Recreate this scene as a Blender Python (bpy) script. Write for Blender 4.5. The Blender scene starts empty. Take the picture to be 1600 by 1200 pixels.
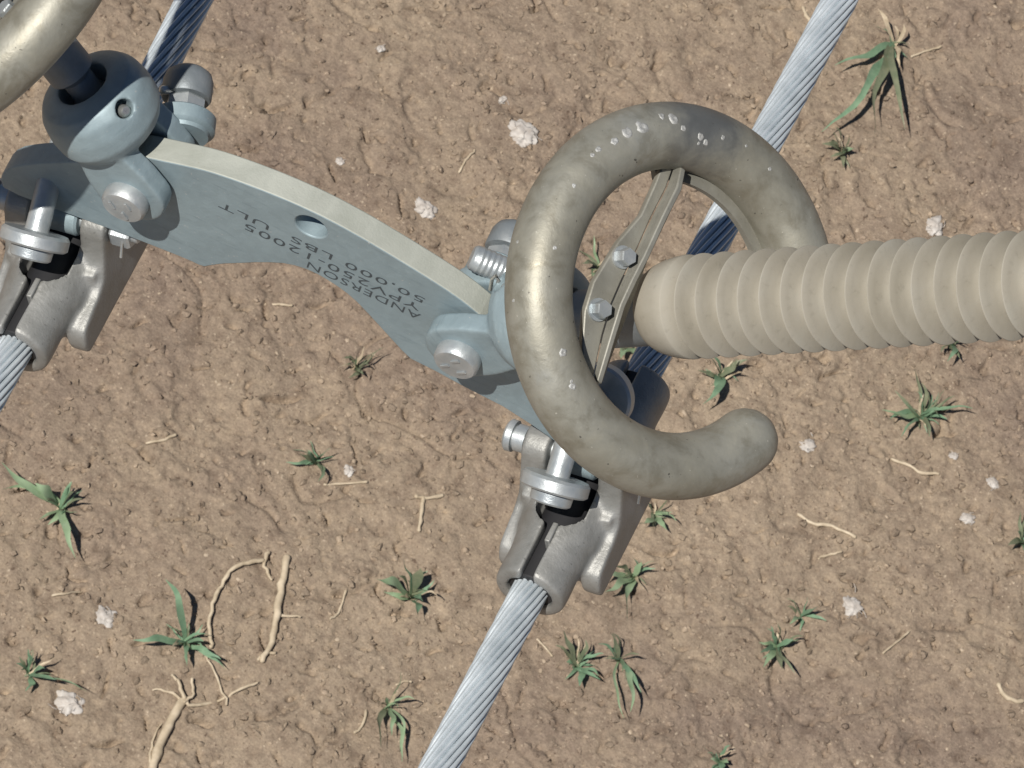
import bpy, bmesh, math, random
import numpy as np
from mathutils import Vector, Matrix

random.seed(7)
rng = np.random.default_rng(11)
scene = bpy.context.scene
COL = scene.collection
R = math.radians

# ------------------------------------------------------------------ camera, sky, sun, exposure
PITCH, ROLL, DIST, PXM = R(60), R(25.3), 4.5, 1960.0
FPX = PXM * DIST
GROUND_Z = -11.7
AX = np.array([1.0, 0, 0])
AT = np.array([0, math.sin(PITCH), math.cos(PITCH)])
CZ = np.array([0, -math.cos(PITCH), math.sin(PITCH)])
CX = math.cos(ROLL) * AX + math.sin(ROLL) * AT
CY = -math.sin(ROLL) * AX + math.cos(ROLL) * AT
CAM = CZ * DIST

cam_data = bpy.data.cameras.new("camera")
cam = bpy.data.objects.new("camera", cam_data)
COL.objects.link(cam)
m = Matrix(((CX[0], CY[0], CZ[0], CAM[0]), (CX[1], CY[1], CZ[1], CAM[1]), (CX[2], CY[2], CZ[2], CAM[2]), (0, 0, 0, 1)))
cam.matrix_world = m
cam_data.sensor_width = 36
cam_data.lens = 36 * FPX / 1600
cam_data.clip_start = 0.05
cam_data.clip_end = 6000
cam_data.dof.use_dof = True
cam_data.dof.focus_distance = DIST
cam_data.dof.aperture_fstop = 125
scene.camera = cam

TO_SUN = Vector((-0.30, -0.50, 1.0)).normalized()
world = bpy.data.worlds.new("World")
scene.world = world
world.use_nodes = True
wn = world.node_tree.nodes
sky = wn.new("ShaderNodeTexSky")
sky.sky_type = 'NISHITA'
sky.sun_disc = False
sky.sun_elevation = math.asin(TO_SUN.z)
sky.sun_rotation = math.atan2(TO_SUN.x, TO_SUN.y)
sky.altitude = 1200
sky.air_density = 0.85
sky.dust_density = 0.3
sky.ozone_density = 1.5
world.node_tree.links.new(sky.outputs[0], wn["Background"].inputs[0])
wn["Background"].inputs[1].default_value = 0.05

sd = bpy.data.lights.new("sun", 'SUN')
sd.energy = 5.0
sd.angle = R(0.53)
sd.color = (1.0, 0.955, 0.89)
sun = bpy.data.objects.new("sun", sd)
COL.objects.link(sun)
sun.rotation_euler = TO_SUN.to_track_quat('Z', 'Y').to_euler()
sun.location = (-3, -3, 8)

scene.view_settings.view_transform = 'Standard'
scene.view_settings.look = 'None'
scene.view_settings.gamma = 1
scene.view_settings.use_curve_mapping = False
scene.view_settings.exposure = 0.0


# ------------------------------------------------------------------ measuring helpers
def ray(u, v):
    return ((u - 800) / FPX) * CX - ((v - 600) / FPX) * CY - CZ


def on_plane(u, v, q, n):
    d = ray(u, v)
    q = np.array(q, float); n = np.array(n, float)
    return CAM + d * (np.dot(q - CAM, n) / np.dot(d, n))


def on_y(u, v, y):
    return on_plane(u, v, (0, y, 0), (0, 1, 0))


def on_z(u, v, z):
    return on_plane(u, v, (0, 0, z), (0, 0, 1))


# ------------------------------------------------------------------ mesh helpers
def unit(a):
    a = np.array(a, float)
    return a / np.linalg.norm(a)


def basis(axis):
    z = unit(axis)
    h = np.array([0, 1.0, 0]) if abs(z[1]) < 0.9 else np.array([1.0, 0, 0])
    x = unit(np.cross(h, z))
    return x, np.cross(z, x), z


class MB:
    def __init__(self):
        self.v, self.f = [], []

    def add(self, vs, fs):
        o = len(self.v)
        self.v += [tuple(float(c) for c in p) for p in vs]
        self.f += [tuple(i + o for i in f) for f in fs]
        return self

    def lathe(self, origin, axis, prof, n=32):
        """prof: list of (along, radius); ends are capped."""
        x, y, z = basis(axis)
        o = np.array(origin, float)
        vs, fs = [], []
        for l, r in prof:
            for k in range(n):
                a = 2 * math.pi * k / n
                vs.append(o + z * l + r * (math.cos(a) * x + math.sin(a) * y))
        for i in range(len(prof) - 1):
            for k in range(n):
                k2 = (k + 1) % n
                fs.append((i * n + k, i * n + k2, (i + 1) * n + k2, (i + 1) * n + k))
        fs.append(tuple(range(n - 1, -1, -1)))
        fs.append(tuple(range((len(prof) - 1) * n, len(prof) * n)))
        return self.add(vs, fs)

    def cyl(self, p0, p1, r, n=32, ch=0.0):
        p0 = np.array(p0, float); p1 = np.array(p1, float)
        L = np.linalg.norm(p1 - p0)
        prof = [(0, r), (L, r)] if ch == 0 else [(0, r - ch), (ch, r), (L - ch, r), (L, r - ch)]
        return self.lathe(p0, p1 - p0, prof, n)

    def hexa(self, p0, p1, r):
        p0 = np.array(p0, float); p1 = np.array(p1, float)
        L = np.linalg.norm(p1 - p0)
        return self.lathe(p0, p1 - p0, [(0, r * .93), (L * .1, r), (L * .88, r), (L, r * .9)], 6)

    def tube(self, path, rad, n=12, caps='flat'):
        P = [np.array(p, float) for p in path]
        if not hasattr(rad, '__len__'):
            rad = [rad] * len(P)
        rad = list(rad)
        if caps == 'round':
            d0 = unit(P[0] - P[1]); d1 = unit(P[-1] - P[-2])
            a, b = rad[0], rad[-1]
            pre = [(P[0] + d0 * a * math.sin(t), max(a * math.cos(t), a * .02)) for t in np.linspace(math.pi / 2, .25, 6)]
            post = [(P[-1] + d1 * b * math.sin(t), max(b * math.cos(t), b * .02)) for t in np.linspace(.25, math.pi / 2, 6)]
            P = [q for q, _ in pre] + P + [q for q, _ in post]
            rad = [q for _, q in pre] + rad + [q for _, q in post]
        t = [unit(P[min(i + 1, len(P) - 1)] - P[max(i - 1, 0)]) for i in range(len(P))]
        x, y, _ = basis(t[0])
        vs, fs = [], []
        for i, p in enumerate(P):
            x = unit(x - t[i] * np.dot(x, t[i])); y = np.cross(t[i], x)
            for k in range(n):
                a = 2 * math.pi * k / n
                vs.append(p + rad[i] * (math.cos(a) * x + math.sin(a) * y))
        for i in range(len(P) - 1):
            for k in range(n):
                k2 = (k + 1) % n
                fs.append((i * n + k, i * n + k2, (i + 1) * n + k2, (i + 1) * n + k))
        fs.append(tuple(range(n - 1, -1, -1)))
        fs.append(tuple(range((len(P) - 1) * n, len(P) * n)))
        return self.add(vs, fs)

    def prism(self, poly, vec):
        """poly: 3d outline, swept along vec."""
        n = len(poly)
        P = [np.array(p, float) for p in poly]
        vec = np.array(vec, float)
        nrm = sum(np.cross(P[i] - P[0], P[(i + 1) % n] - P[0]) for i in range(n))
        if np.dot(nrm, vec) > 0:
            P = P[::-1]
        fs = [tuple(range(n)), tuple(range(2 * n - 1, n - 1, -1))]
        for i in range(n):
            j = (i + 1) % n
            fs.append((j, i, n + i, n + j))
        return self.add(P + [p + vec for p in P], fs)

    def box(self, a, b):
        a = np.minimum(a, b), np.maximum(a, b)
        (x0, y0, z0), (x1, y1, z1) = a
        return self.prism([(x0, y0, z0), (x1, y0, z0), (x1, y1, z0), (x0, y1, z0)], (0, 0, z1 - z0))

    def merge(self, other):
        return self.add(other.v, other.f)

    def mapped(self, fn, flip=False):
        o = MB()
        o.v = [tuple(fn(np.array(p))) for p in self.v]
        o.f = [tuple(reversed(f)) for f in self.f] if flip else list(self.f)
        return o

    def mesh(self, name):
        me = bpy.data.meshes.new(name)
        me.from_pydata(self.v, [], self.f)
        me.update()
        return me


def world_matrix(o):
    mw = o.matrix_basis.copy()
    while o.parent:
        o = o.parent
        mw = o.matrix_basis @ mw
    return mw


def finish(me, angle=35):
    me.polygons.foreach_set("use_smooth", [True] * len(me.polygons))
    me.set_sharp_from_angle(angle=R(angle))


def obj(name, mb, mat, parent=None, angle=35, bevel=0.0, world=True, segs=2):
    """one mesh object; world=True: coordinates are world coordinates and are moved into the parent's space"""
    me = mb.mesh(name) if isinstance(mb, MB) else mb
    if parent is not None and world:
        me.transform(world_matrix(parent).inverted())
    finish(me, angle)
    if me.materials:
        me.materials.clear()
    me.materials.append(mat)
    o = bpy.data.objects.new(name, me)
    COL.objects.link(o)
    o.parent = parent
    if bevel:
        b = o.modifiers.new("bevel", 'BEVEL')
        b.width = bevel; b.segments = segs; b.limit_method = 'ANGLE'; b.angle_limit = R(32)
        b.harden_normals = False
    return o


def tag(o, label=None, cat=None, group=None, kind=None):
    if label: o["label"] = label
    if cat: o["category"] = cat
    if group: o["group"] = group
    if kind: o["kind"] = kind
    return o


def empty(name, loc, rot=None):
    e = bpy.data.objects.new(name, None)
    e.empty_display_size = 0.05
    e.location = tuple(float(c) for c in loc)
    if rot is not None:
        e.rotation_euler = rot
    COL.objects.link(e)
    return e


def cast(union, cuts=(), voxel=0.0018, smooth=3):
    """Fuse overlapping closed shells into one cast body with soft fillets, then cut holes."""
    ob = bpy.data.objects.new("tmp", union.mesh("tmp")); COL.objects.link(ob)
    r = ob.modifiers.new("r", 'REMESH'); r.mode = 'VOXEL'; r.voxel_size = voxel
    s = ob.modifiers.new("s", 'SMOOTH'); s.iterations = smooth * 2; s.factor = 0.5
    tmp = []
    for c in cuts:
        co = bpy.data.objects.new("cut", c.mesh("cut")); COL.objects.link(co); tmp.append(co)
        b = ob.modifiers.new("b", 'BOOLEAN'); b.operation = 'DIFFERENCE'; b.object = co; b.solver = 'EXACT'
    if cuts:
        r = ob.modifiers.new("r2", 'REMESH'); r.mode = 'VOXEL'; r.voxel_size = voxel
        s = ob.modifiers.new("s2", 'SMOOTH'); s.iterations = smooth; s.factor = 0.5
    bpy.context.view_layer.update()
    dg = bpy.context.evaluated_depsgraph_get()
    me = bpy.data.meshes.new_from_object(ob.evaluated_get(dg))
    for t in tmp + [ob]:
        d = t.data
        bpy.data.objects.remove(t); bpy.data.meshes.remove(d)
    return me


# ------------------------------------------------------------------ materials
class NT:
    def __init__(self, name):
        self.m = bpy.data.materials.new(name)
        self.m.use_nodes = True
        self.t = self.m.node_tree
        self.b = self.t.nodes["Principled BSDF"]
        self.co = self.t.nodes.new("ShaderNodeTexCoord")

    def n(self, typ, **kw):
        nd = self.t.nodes.new(typ)
        for k, v in kw.items():
            if k.startswith("i_"):
                nd.inputs[k[2:].replace("_", " ")].default_value = v
            else:
                setattr(nd, k, v)
        return nd

    def l(self, a, b):
        self.t.links.new(a, b)

    def noise(self, scale, detail=4, rough=.6, dist=0.0, coord='Object'):
        nd = self.n("ShaderNodeTexNoise")
        nd.inputs["Scale"].default_value = scale
        nd.inputs["Detail"].default_value = detail
        nd.inputs["Roughness"].default_value = rough
        nd.inputs["Distortion"].default_value = dist
        self.l(self.co.outputs[coord], nd.inputs["Vector"])
        return nd

    def ramp(self, src, stops):
        r = self.n("ShaderNodeValToRGB")
        e = r.color_ramp.elements
        while len(e) > 1:
            e.remove(e[-1])
        e[0].position = stops[0][0]; e[0].color = (*stops[0][1], 1)
        for p, c in stops[1:]:
            k = e.new(p); k.color = (*c, 1)
        self.l(src, r.inputs[0])
        return r

    def mix(self, fac, a, b, mode='MIX'):
        mx = self.n("ShaderNodeMix", data_type='RGBA', blend_type=mode)
        for s, i in ((fac, 0), (a, 6), (b, 7)):
            if hasattr(s, 'links') or hasattr(s, 'is_linked'):
                self.l(s, mx.inputs[i])
            elif i == 0:
                mx.inputs[0].default_value = s
            else:
                mx.inputs[i].default_value = (*s, 1)
        return mx.outputs[2]

    def bump(self, src, strength, dist, prev=None):
        b = self.n("ShaderNodeBump")
        b.inputs["Strength"].default_value = strength
        b.inputs["Distance"].default_value = dist
        self.l(src, b.inputs["Height"])
        if prev is not None:
            self.l(prev, b.inputs["Normal"])
        return b.outputs[0]

    def out(self, color=None, rough=None, metal=None, normal=None, spec=None):
        if color is not None:
            if isinstance(color, tuple): self.b.inputs["Base Color"].default_value = (*color, 1)
            else: self.l(color, self.b.inputs["Base Color"])
        if rough is not None:
            if isinstance(rough, float): self.b.inputs["Roughness"].default_value = rough
            else: self.l(rough, self.b.inputs["Roughness"])
        if metal is not None: self.b.inputs["Metallic"].default_value = metal
        if spec is not None: self.b.inputs["Specular IOR Level"].default_value = spec
        if normal is not None: self.l(normal, self.b.inputs["Normal"])
        return self.m


def gray(a):
    return (a, a, a)


def metal_mat(name, c1, c2, c3, metal, rough, scale=30.0, speck=None, bump=0.25, speck_at=(.66, .72), spangle=False):
    t = NT(name)
    big = t.noise(scale, 5, .62, .4)
    col = t.ramp(big.outputs[0], [(.30, c1), (.52, c2), (.72, c3)]).outputs[0]
    fine = t.noise(scale * 9, 3, .6)
    if spangle:
        vo = t.n("ShaderNodeTexVoronoi"); vo.inputs["Scale"].default_value = 150
        t.l(t.co.outputs['Object'], vo.inputs["Vector"])
        bw = t.n("ShaderNodeRGBToBW"); t.l(vo.outputs["Color"], bw.inputs[0])
        sg = t.ramp(bw.outputs[0], [(.2, gray(.965)), (.8, gray(1.03))]).outputs[0]
        col = t.mix(1.0, col, sg, 'MULTIPLY')
        mp = t.n("ShaderNodeMapping"); mp.inputs["Scale"].default_value = (14, 14, 90)
        mp.inputs["Rotation"].default_value = (0, .5, 0)
        t.l(t.co.outputs['Object'], mp.inputs[0])
        sn = t.n("ShaderNodeTexNoise"); sn.inputs["Scale"].default_value = 3; sn.inputs["Detail"].default_value = 6
        t.l(mp.outputs[0], sn.inputs["Vector"])
        ss = t.ramp(sn.outputs[0], [(.30, (.88, .89, .90)), (.42, gray(1)), (.66, gray(1)), (.78, (1.10, 1.10, 1.09))]).outputs[0]
        col = t.mix(1.0, col, ss, 'MULTIPLY')
    if speck:
        f = t.ramp(fine.outputs[0], [(speck_at[0], gray(0)), (speck_at[1], gray(1))]).outputs[0]
        col = t.mix(f, col, speck)
    rr = t.ramp(big.outputs[0], [(.3, gray(rough - .08)), (.7, gray(rough + .1))]).outputs[0]
    nrm = t.bump(t.noise(scale * 14, 3, .6).outputs[0], bump, .0006)
    nrm = t.bump(big.outputs[0], bump * .6, .002, nrm)
    return t.out(col, rr, metal, nrm)


M = {}
M['galv'] = metal_mat("galvanised_steel", (.240, .308, .336), (.264, .338, .366), (.292, .368, .394), .2, .52, 26, (.42, .44, .43), .3, (.68, .76), True)
M['galv_lit_edge'] = metal_mat("galvanised_steel_sunlit_edge", (.33, .345, .30), (.375, .39, .345), (.42, .435, .385), .1, .6, 34, (.3, .29, .24), .4, (.68, .76))  # same steel as the face, colour lightened for the sunlit top rim
M['bolt'] = metal_mat("zinc_bolt", (.36, .40, .42), (.44, .47, .48), (.52, .54, .54), .55, .42, 60, None, .3)
M['cast'] = metal_mat("cast_aluminium", (.215, .215, .20), (.285, .285, .27), (.36, .36, .345), .4, .50, 32, (.17, .17, .16), .6, (.64, .74))
M['strand'] = metal_mat("aluminium_strand", (.48, .53, .56), (.56, .61, .64), (.63, .68, .71), .4, .36, 40, None, .15)
M['dark'] = NT("stamped_dark").out((.055, .068, .075), .7, 0.0)  # flat dark letter colour in place of punched recesses
M['seal'] = metal_mat("end_fitting_steel", (.16, .18, .19), (.20, .225, .24), (.25, .27, .28), .3, .5, 40, None, .3)
M['rubber'] = NT("black_rubber").out((.018, .018, .02), .6, 0.0)
M['cotter'] = metal_mat("bright_cotter", (.5, .5, .48), (.6, .6, .57), (.68, .67, .64), .8, .3, 60, None, .1)


def ring_material():
    t = NT("weathered_aluminium_tube")
    big = t.noise(9, 6, .6, .8)
    mid = t.noise(38, 5, .62, .3)
    fine = t.noise(260, 3, .6)
    col = t.ramp(big.outputs[0], [(.30, (.245, .233, .188)), (.46, (.288, .278, .230)), (.62, (.335, .328, .282)), (.78, (.33, .34, .322))]).outputs[0]
    st = t.ramp(mid.outputs[0], [(.36, (.80, .78, .74)), (.50, gray(1)), (.72, (1.12, 1.11, 1.09))]).outputs[0]
    col = t.mix(1.0, col, st, 'MULTIPLY')
    sp = t.ramp(fine.outputs[0], [(.70, gray(0)), (.76, gray(1))]).outputs[0]
    col = t.mix(sp, col, (.52, .50, .43))
    vm = t.n("ShaderNodeVectorMath", operation='DISTANCE')
    t.l(t.co.outputs['Object'], vm.inputs[0])
    vm.inputs[1].default_value = STAIN
    ad = t.n("ShaderNodeMath", operation='MULTIPLY_ADD'); t.l(mid.outputs[0], ad.inputs[0]); ad.inputs[1].default_value = .05; t.l(vm.outputs['Value'], ad.inputs[2])
    sf = t.ramp(ad.outputs[0], [(.045, gray(.75)), (.075, gray(0))]).outputs[0]
    col = t.mix(sf, col, (.105, .115, .125))
    dk = t.ramp(t.noise(190, 2, .5).outputs[0], [(.235, gray(1)), (.28, gray(0))]).outputs[0]
    col = t.mix(dk, col, (.10, .095, .08))
    rr = t.ramp(mid.outputs[0], [(.3, gray(.44)), (.7, gray(.62))]).outputs[0]
    nrm = t.bump(fine.outputs[0], .3, .0006)
    nrm = t.bump(mid.outputs[0], .25, .0022, nrm)
    return t.out(col, rr, .42, nrm)




def silicone_material():
    t = NT("dusty_silicone_rubber")
    big = t.noise(11, 5, .6, .5)
    col = t.ramp(big.outputs[0], [(.32, (.30, .275, .22)), (.52, (.345, .32, .265)), (.72, (.36, .345, .295))]).outputs[0]
    fine = t.noise(160, 4, .65)
    st = t.ramp(fine.outputs[0], [(.26, gray(.86)), (.42, gray(1))]).outputs[0]
    col = t.mix(1.0, col, st, 'MULTIPLY')
    nrm = t.bump(fine.outputs[0], .15, .0006)
    return t.out(col, .72, 0.0, nrm, .25)


M['silicone'] = silicone_material()


def soil_material(name="dry_soil", gain=1.0):
    t = NT(name)
    big = t.noise(1.1, 5, .62, .5)
    col = t.ramp(big.outputs[0], [(.30, (.205, .157, .122)), (.44, (.245, .189, .141)), (.56, (.275, .215, .156)), (.70, (.300, .236, .172))]).outputs[0]
    if gain != 1.0:
        col = t.mix(1.0, col, gray(gain), 'MULTIPLY')
    mid = t.noise(16, 6, .66, .2)
    st = t.ramp(mid.outputs[0], [(.28, (.70, .67, .66)), (.5, gray(1)), (.74, (1.18, 1.17, 1.14))]).outputs[0]
    col = t.mix(1.0, col, st, 'MULTIPLY')
    fine = t.noise(75, 4, .65)
    sp = t.ramp(fine.outputs[0], [(.62, gray(0)), (.70, gray(1))]).outputs[0]
    col = t.mix(sp, col, (.45, .365, .27))
    dk = t.ramp(t.noise(58, 3, .6).outputs[0], [(.30, gray(1)), (.37, gray(0))]).outputs[0]
    col = t.mix(dk, col, (.125, .088, .064))
    g1 = t.ramp(t.noise(120, 3, .7).outputs[0], [(.30, gray(.80)), (.5, gray(1)), (.70, gray(1.22))]).outputs[0]
    col = t.mix(1.0, col, g1, 'MULTIPLY')
    g2 = t.ramp(t.noise(34, 4, .7, .6).outputs[0], [(.32, (.86, .84, .84)), (.5, gray(1)), (.70, (1.13, 1.12, 1.10))]).outputs[0]
    col = t.mix(1.0, col, g2, 'MULTIPLY')
    nrm = t.bump(fine.outputs[0], .38, .007)
    nrm = t.bump(t.noise(150, 3, .7).outputs[0], .5, .0035, nrm)
    return t.out(col, .95, 0.0, nrm, .15)


M['soil'] = soil_material()
M['soil_light'] = soil_material("dry_soil_light_crumb", 1.28)
M['soil_dark'] = soil_material("dry_soil_dark_crumb", .74)


def plant_mat(name, a, b, trans=.25):
    t = NT(name)
    col = t.ramp(t.noise(28, 3, .6).outputs[0], [(.3, a), (.7, b)]).outputs[0]
    t.b.inputs["Subsurface Weight"].default_value = 0
    m_ = t.out(col, .5, 0.0, None, .35)
    tr = t.n("ShaderNodeBsdfTranslucent"); t.l(col, tr.inputs[0])
    mx = t.n("ShaderNodeMixShader"); mx.inputs[0].default_value = trans
    o = t.t.nodes["Material Output"]
    t.l(t.b.outputs[0], mx.inputs[1]); t.l(tr.outputs[0], mx.inputs[2]); t.l(mx.outputs[0], o.inputs[0])
    return m_


M['leaf'] = plant_mat("grass_leaf", (.165, .285, .175), (.26, .395, .25))
M['leaf_pale'] = plant_mat("pale_grass_leaf", (.27, .39, .22), (.36, .47, .30))
M['leaf_dull'] = plant_mat("dull_grass_leaf", (.16, .20, .12), (.27, .28, .18))
M['dry'] = plant_mat("dry_straw", (.42, .335, .225), (.66, .55, .40), .1)
M['lint'] = plant_mat("cotton_lint", (.52, .46, .40), (.70, .66, .61), .25)
M['pebble'] = plant_mat("pale_grit", (.30, .225, .155), (.46, .37, .27), .0)

# ------------------------------------------------------------------ ground
_perm = rng.permutation(512)
_perm = np.concatenate([_perm, _perm, _perm])
_gx = np.cos(np.arange(512) * 2.39996); _gy = np.sin(np.arange(512) * 2.39996)


def perlin(x, y):
    xi = np.floor(x).astype(int); yi = np.floor(y).astype(int)
    xf = x - xi; yf = y - yi
    u = xf * xf * xf * (xf * (xf * 6 - 15) + 10); v = yf * yf * yf * (yf * (yf * 6 - 15) + 10)

    def g(ix, iy, dx, dy):
        h = _perm[_perm[ix & 511] + (iy & 511)]
        return _gx[h] * dx + _gy[h] * dy
    a = g(xi, yi, xf, yf); b = g(xi + 1, yi, xf - 1, yf)
    c = g(xi, yi + 1, xf, yf - 1); d = g(xi + 1, yi + 1, xf - 1, yf - 1)
    return (a + u * (b - a)) * (1 - v) + (c + u * (d - c)) * v


def sstep(a, b, x):
    t = np.clip((x - a) / (b - a), 0, 1)
    return t * t * (3 - 2 * t)


def relief(x, y):
    """height of the crusted soil above GROUND_Z, metres"""
    wx = x + .05 * perlin(x * 5 + 9, y * 5) + .015 * perlin(x * 19, y * 19 + 4)
    wy = y + .05 * perlin(x * 5 + 40, y * 5 + 7) + .015 * perlin(x * 19 + 31, y * 19)
    rough = .45 + .9 * sstep(-.25, .3, perlin(x * 2.7 + 14, y * 2.7 + 3))
    h = .030 * perlin(x * 1.3, y * 1.3) + .020 * perlin(wx * 4, wy * 4 + 3)
    h += .006 * (sstep(-.02, .09, perlin(wx * 6.5 + 11, wy * 6.5)) - .5)
    h += .006 * (sstep(-.02, .07, perlin(wx * 13, wy * 13 + 5)) - .5) * sstep(-.25, .25, perlin(x * 2.2, y * 2.2 + 8))
    h += .0026 * perlin(wx * 24, wy * 24) * rough
    h += .0028 * perlin(x * 55, y * 55) * rough
    h += .0036 * perlin(x * 88 + 3, y * 88) * rough
    pit = sstep(.36, .50, perlin(wx * 17 + 77, wy * 17 + 21))
    h -= .020 * pit
    h -= .010 * sstep(.44, .54, perlin(wx * 38 + 17, wy * 38 + 2))
    ca, sa = math.cos(.55), math.sin(.55)
    au, av = wx * ca + wy * sa, -wx * sa + wy * ca
    h -= .030 * sstep(.43, .53, perlin(au * 7 + 3, av * 22 + 51))
    h -= .026 * sstep(.45, .54, perlin(av * 8 + 31, au * 24 + 5))
    crack = 1 - sstep(0, .055, np.abs(perlin(wx * 3.1 + 55, wy * 3.1 + 5)))
    h -= .014 * crack * sstep(.05, .3, perlin(x * 3.3 + 4, y * 3.3 + 19))
    lump = sstep(.22, .45, perlin(wx * 21 + 5, wy * 21 + 60))
    h += .004 * lump * rough
    return h


def axis_coords(lo, hi, step, far):
    mid = np.arange(lo, hi + step / 2, step)
    s, x, up = step, hi, []
    while x < far:
        s *= 1.3; x += s; up.append(x)
    s, x, dn = step, lo, []
    while x > -far:
        s *= 1.3; x -= s; dn.append(x)
    return np.array(dn[::-1] + list(mid) + up)


def build_ground():
    xs = axis_coords(-2.45, 2.35, .0066, 2500)
    ys = axis_coords(4.5, 9.3, .0066, 2500)
    X, Y = np.meshgrid(xs, ys, indexing='xy')
    Z = GROUND_Z + relief(X, Y) * np.exp(-((np.maximum(0, np.hypot(X, Y - 6.8) - 20)) / 30) ** 2)
    nx, ny = len(xs), len(ys)
    co = np.stack([X.ravel(), Y.ravel(), Z.ravel()], 1)
    i = (np.arange(ny - 1)[:, None] * nx + np.arange(nx - 1)[None, :]).ravel()
    fc = np.stack([i, i + 1, i + 1 + nx, i + nx], 1)
    me = bpy.data.meshes.new("ground")
    me.vertices.add(len(co)); me.vertices.foreach_set("co", co.astype(np.float32).ravel())
    me.loops.add(fc.size); me.loops.foreach_set("vertex_index", fc.astype(np.int32).ravel())
    me.polygons.add(len(fc))
    me.polygons.foreach_set("loop_start", np.arange(0, fc.size, 4, dtype=np.int32))
    me.polygons.foreach_set("use_smooth", np.ones(len(fc), bool))
    me.update(calc_edges=True)
    me.materials.append(M['soil'])
    o = bpy.data.objects.new("ground", me); COL.objects.link(o)
    tag(o, kind="structure")
    return o


build_ground()


def ground_at(u, v, lift=0.0):
    p = on_z(u, v, GROUND_Z)
    for _ in range(3):
        p = on_z(u, v, GROUND_Z + float(relief(p[0:1], p[1:2])[0]) + lift)
    return p


# ------------------------------------------------------------------ yoke plate
XC = -0.191
PT = 0.0112
ZP = 0.065
HALF = 0.144
top_pts = [(-146, 94), (-119, 106), (-94, 117), (-61, 124), (-30, 128), (1, 129), (32, 126), (64, 120), (97, 113), (126, 105), (146, 95)]
right_end = [(163, 80), (176, 62), (205, 40), (240, 20), (266, 4), (281, -12), (283, -26), (272, -38)]
bot_r = [(245, -36), (219, -27), (192, -20), (158, -18), (132, -15), (109, -14), (100, -8)]
bot_l = [(64, 22), (47, 35), (29, 42), (10, 45), (-9, 40), (-28, 25), (-48, 5), (-60, -7), (-67, -16), (-72, -23), (-87, -23), (-125, -28), (-159, -33), (-196, -40), (-232, -46)]
left_end = [(-246, -45), (-251, -32), (-246, -12), (-232, 6), (-214, 24), (-192, 45), (-173, 64), (-160, 82)]


def smooth_poly(pts, it=1):
    for _ in range(it):
        o = []
        for i in range(len(pts) - 1):
            a, b = np.array(pts[i], float), np.array(pts[i + 1], float)
            o += [a * .75 + b * .25, a * .25 + b * .75]
        pts = [pts[0]] + o + [pts[-1]]
    return pts


def build_plate():
    out = smooth_poly(top_pts, 2) + smooth_poly(right_end, 1) + bot_r + smooth_poly(bot_l, 1) + smooth_poly(left_end, 1)
    poly = [(XC + a / 1000, -PT, b / 1000) for a, b in out]
    body = MB().prism(poly, (0, 2 * PT, 0))
    ob = bpy.data.objects.new("tmp", body.mesh("tmp")); COL.objects.link(ob)
    cut = MB().cyl((XC - .003, -.1, .107), (XC - .003, .1, .107), .0135, 40)
    co = bpy.data.objects.new("cut", cut.mesh("cut")); COL.objects.link(co)
    b = ob.modifiers.new("b", 'BOOLEAN'); b.operation = 'DIFFERENCE'; b.object = co; b.solver = 'EXACT'
    bpy.context.view_layer.update()
    me = bpy.data.meshes.new_from_object(ob.evaluated_get(bpy.context.evaluated_depsgraph_get()))
    for t in (co, ob):
        bpy.data.objects.remove(t)
    e = empty("yoke_plate", (XC, 0, 0))
    tag(e, "curved blue grey steel yoke plate with stamped lettering and a small round hole", "yoke plate")
    pl = obj("plate", me, M['galv'], e, 30, .0012)
    pl.data.materials.append(M['galv_lit_edge'])
    for p in pl.data.polygons:                     # upward rim faces lighter and yellower: sunlight painted into the colour
        c = p.center
        if abs(p.normal.y) < .5 and p.normal.z > .3 and c.z > .085 and math.hypot(c.x + .003, c.z - .107) > .016:
            p.material_index = 1

    def stamp(txt, x0, x1, z, h):
        cu = bpy.data.curves.new("txt", 'FONT'); cu.body = txt; cu.size = 1; cu.extrude = 0
        cu.offset = -.006; cu.space_character = 1.1; cu.resolution_u = 3
        t = bpy.data.objects.new("txt", cu); COL.objects.link(t)
        bpy.context.view_layer.update()
        tm = bpy.data.meshes.new_from_object(t.evaluated_get(bpy.context.evaluated_depsgraph_get()))
        bpy.data.objects.remove(t); bpy.data.curves.remove(cu)
        co = np.array([v.co[:] for v in tm.vertices])
        w = co[:, 0].max() - co[:, 0].min(); lo = co[:, 0].min()
        hh = co[:, 1].max() - co[:, 1].min(); bl = co[:, 1].min()
        for v in tm.vertices:                      # upside down on the face: reads from the right end to the left
            fx = (v.co.x - lo) / w; fz = (v.co.y - bl) / hh
            v.co = (x0 + (x1 - x0) * fx, -PT - .0003, z + h / 2 - fz * h)
        bm = bmesh.new(); bm.from_mesh(tm)
        bmesh.ops.solidify(bm, geom=bm.faces[:], thickness=.0002)
        bm.to_mesh(tm); bm.free()
        o = obj("stamped_lettering", tm, M['dark'], e, 30)
        tag(o, "small dark stamped characters running upside down along the plate")
    stamp("ANDERSON", -.088, -.186, .0525, .0092)
    stamp("YPV250-12005", -.091, -.243, .0650, .0092)
    stamp("50,000 LBS  ULT", -.090, -.268, .0790, .0096)
    return e


build_plate()

# ------------------------------------------------------------------ insulator strings, socket clevises, corona rings
ALPHA = R(42.6)
AXR = np.array([math.sin(ALPHA), 0, math.cos(ALPHA)])
PIV_R = np.array([XC + HALF, 0, ZP])
PIV_L = np.array([XC - HALF, 0, ZP])
LEFT_EXTRA = 0.085


def mirror(p):
    return np.array([2 * XC - p[0], p[1], p[2]])


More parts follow.
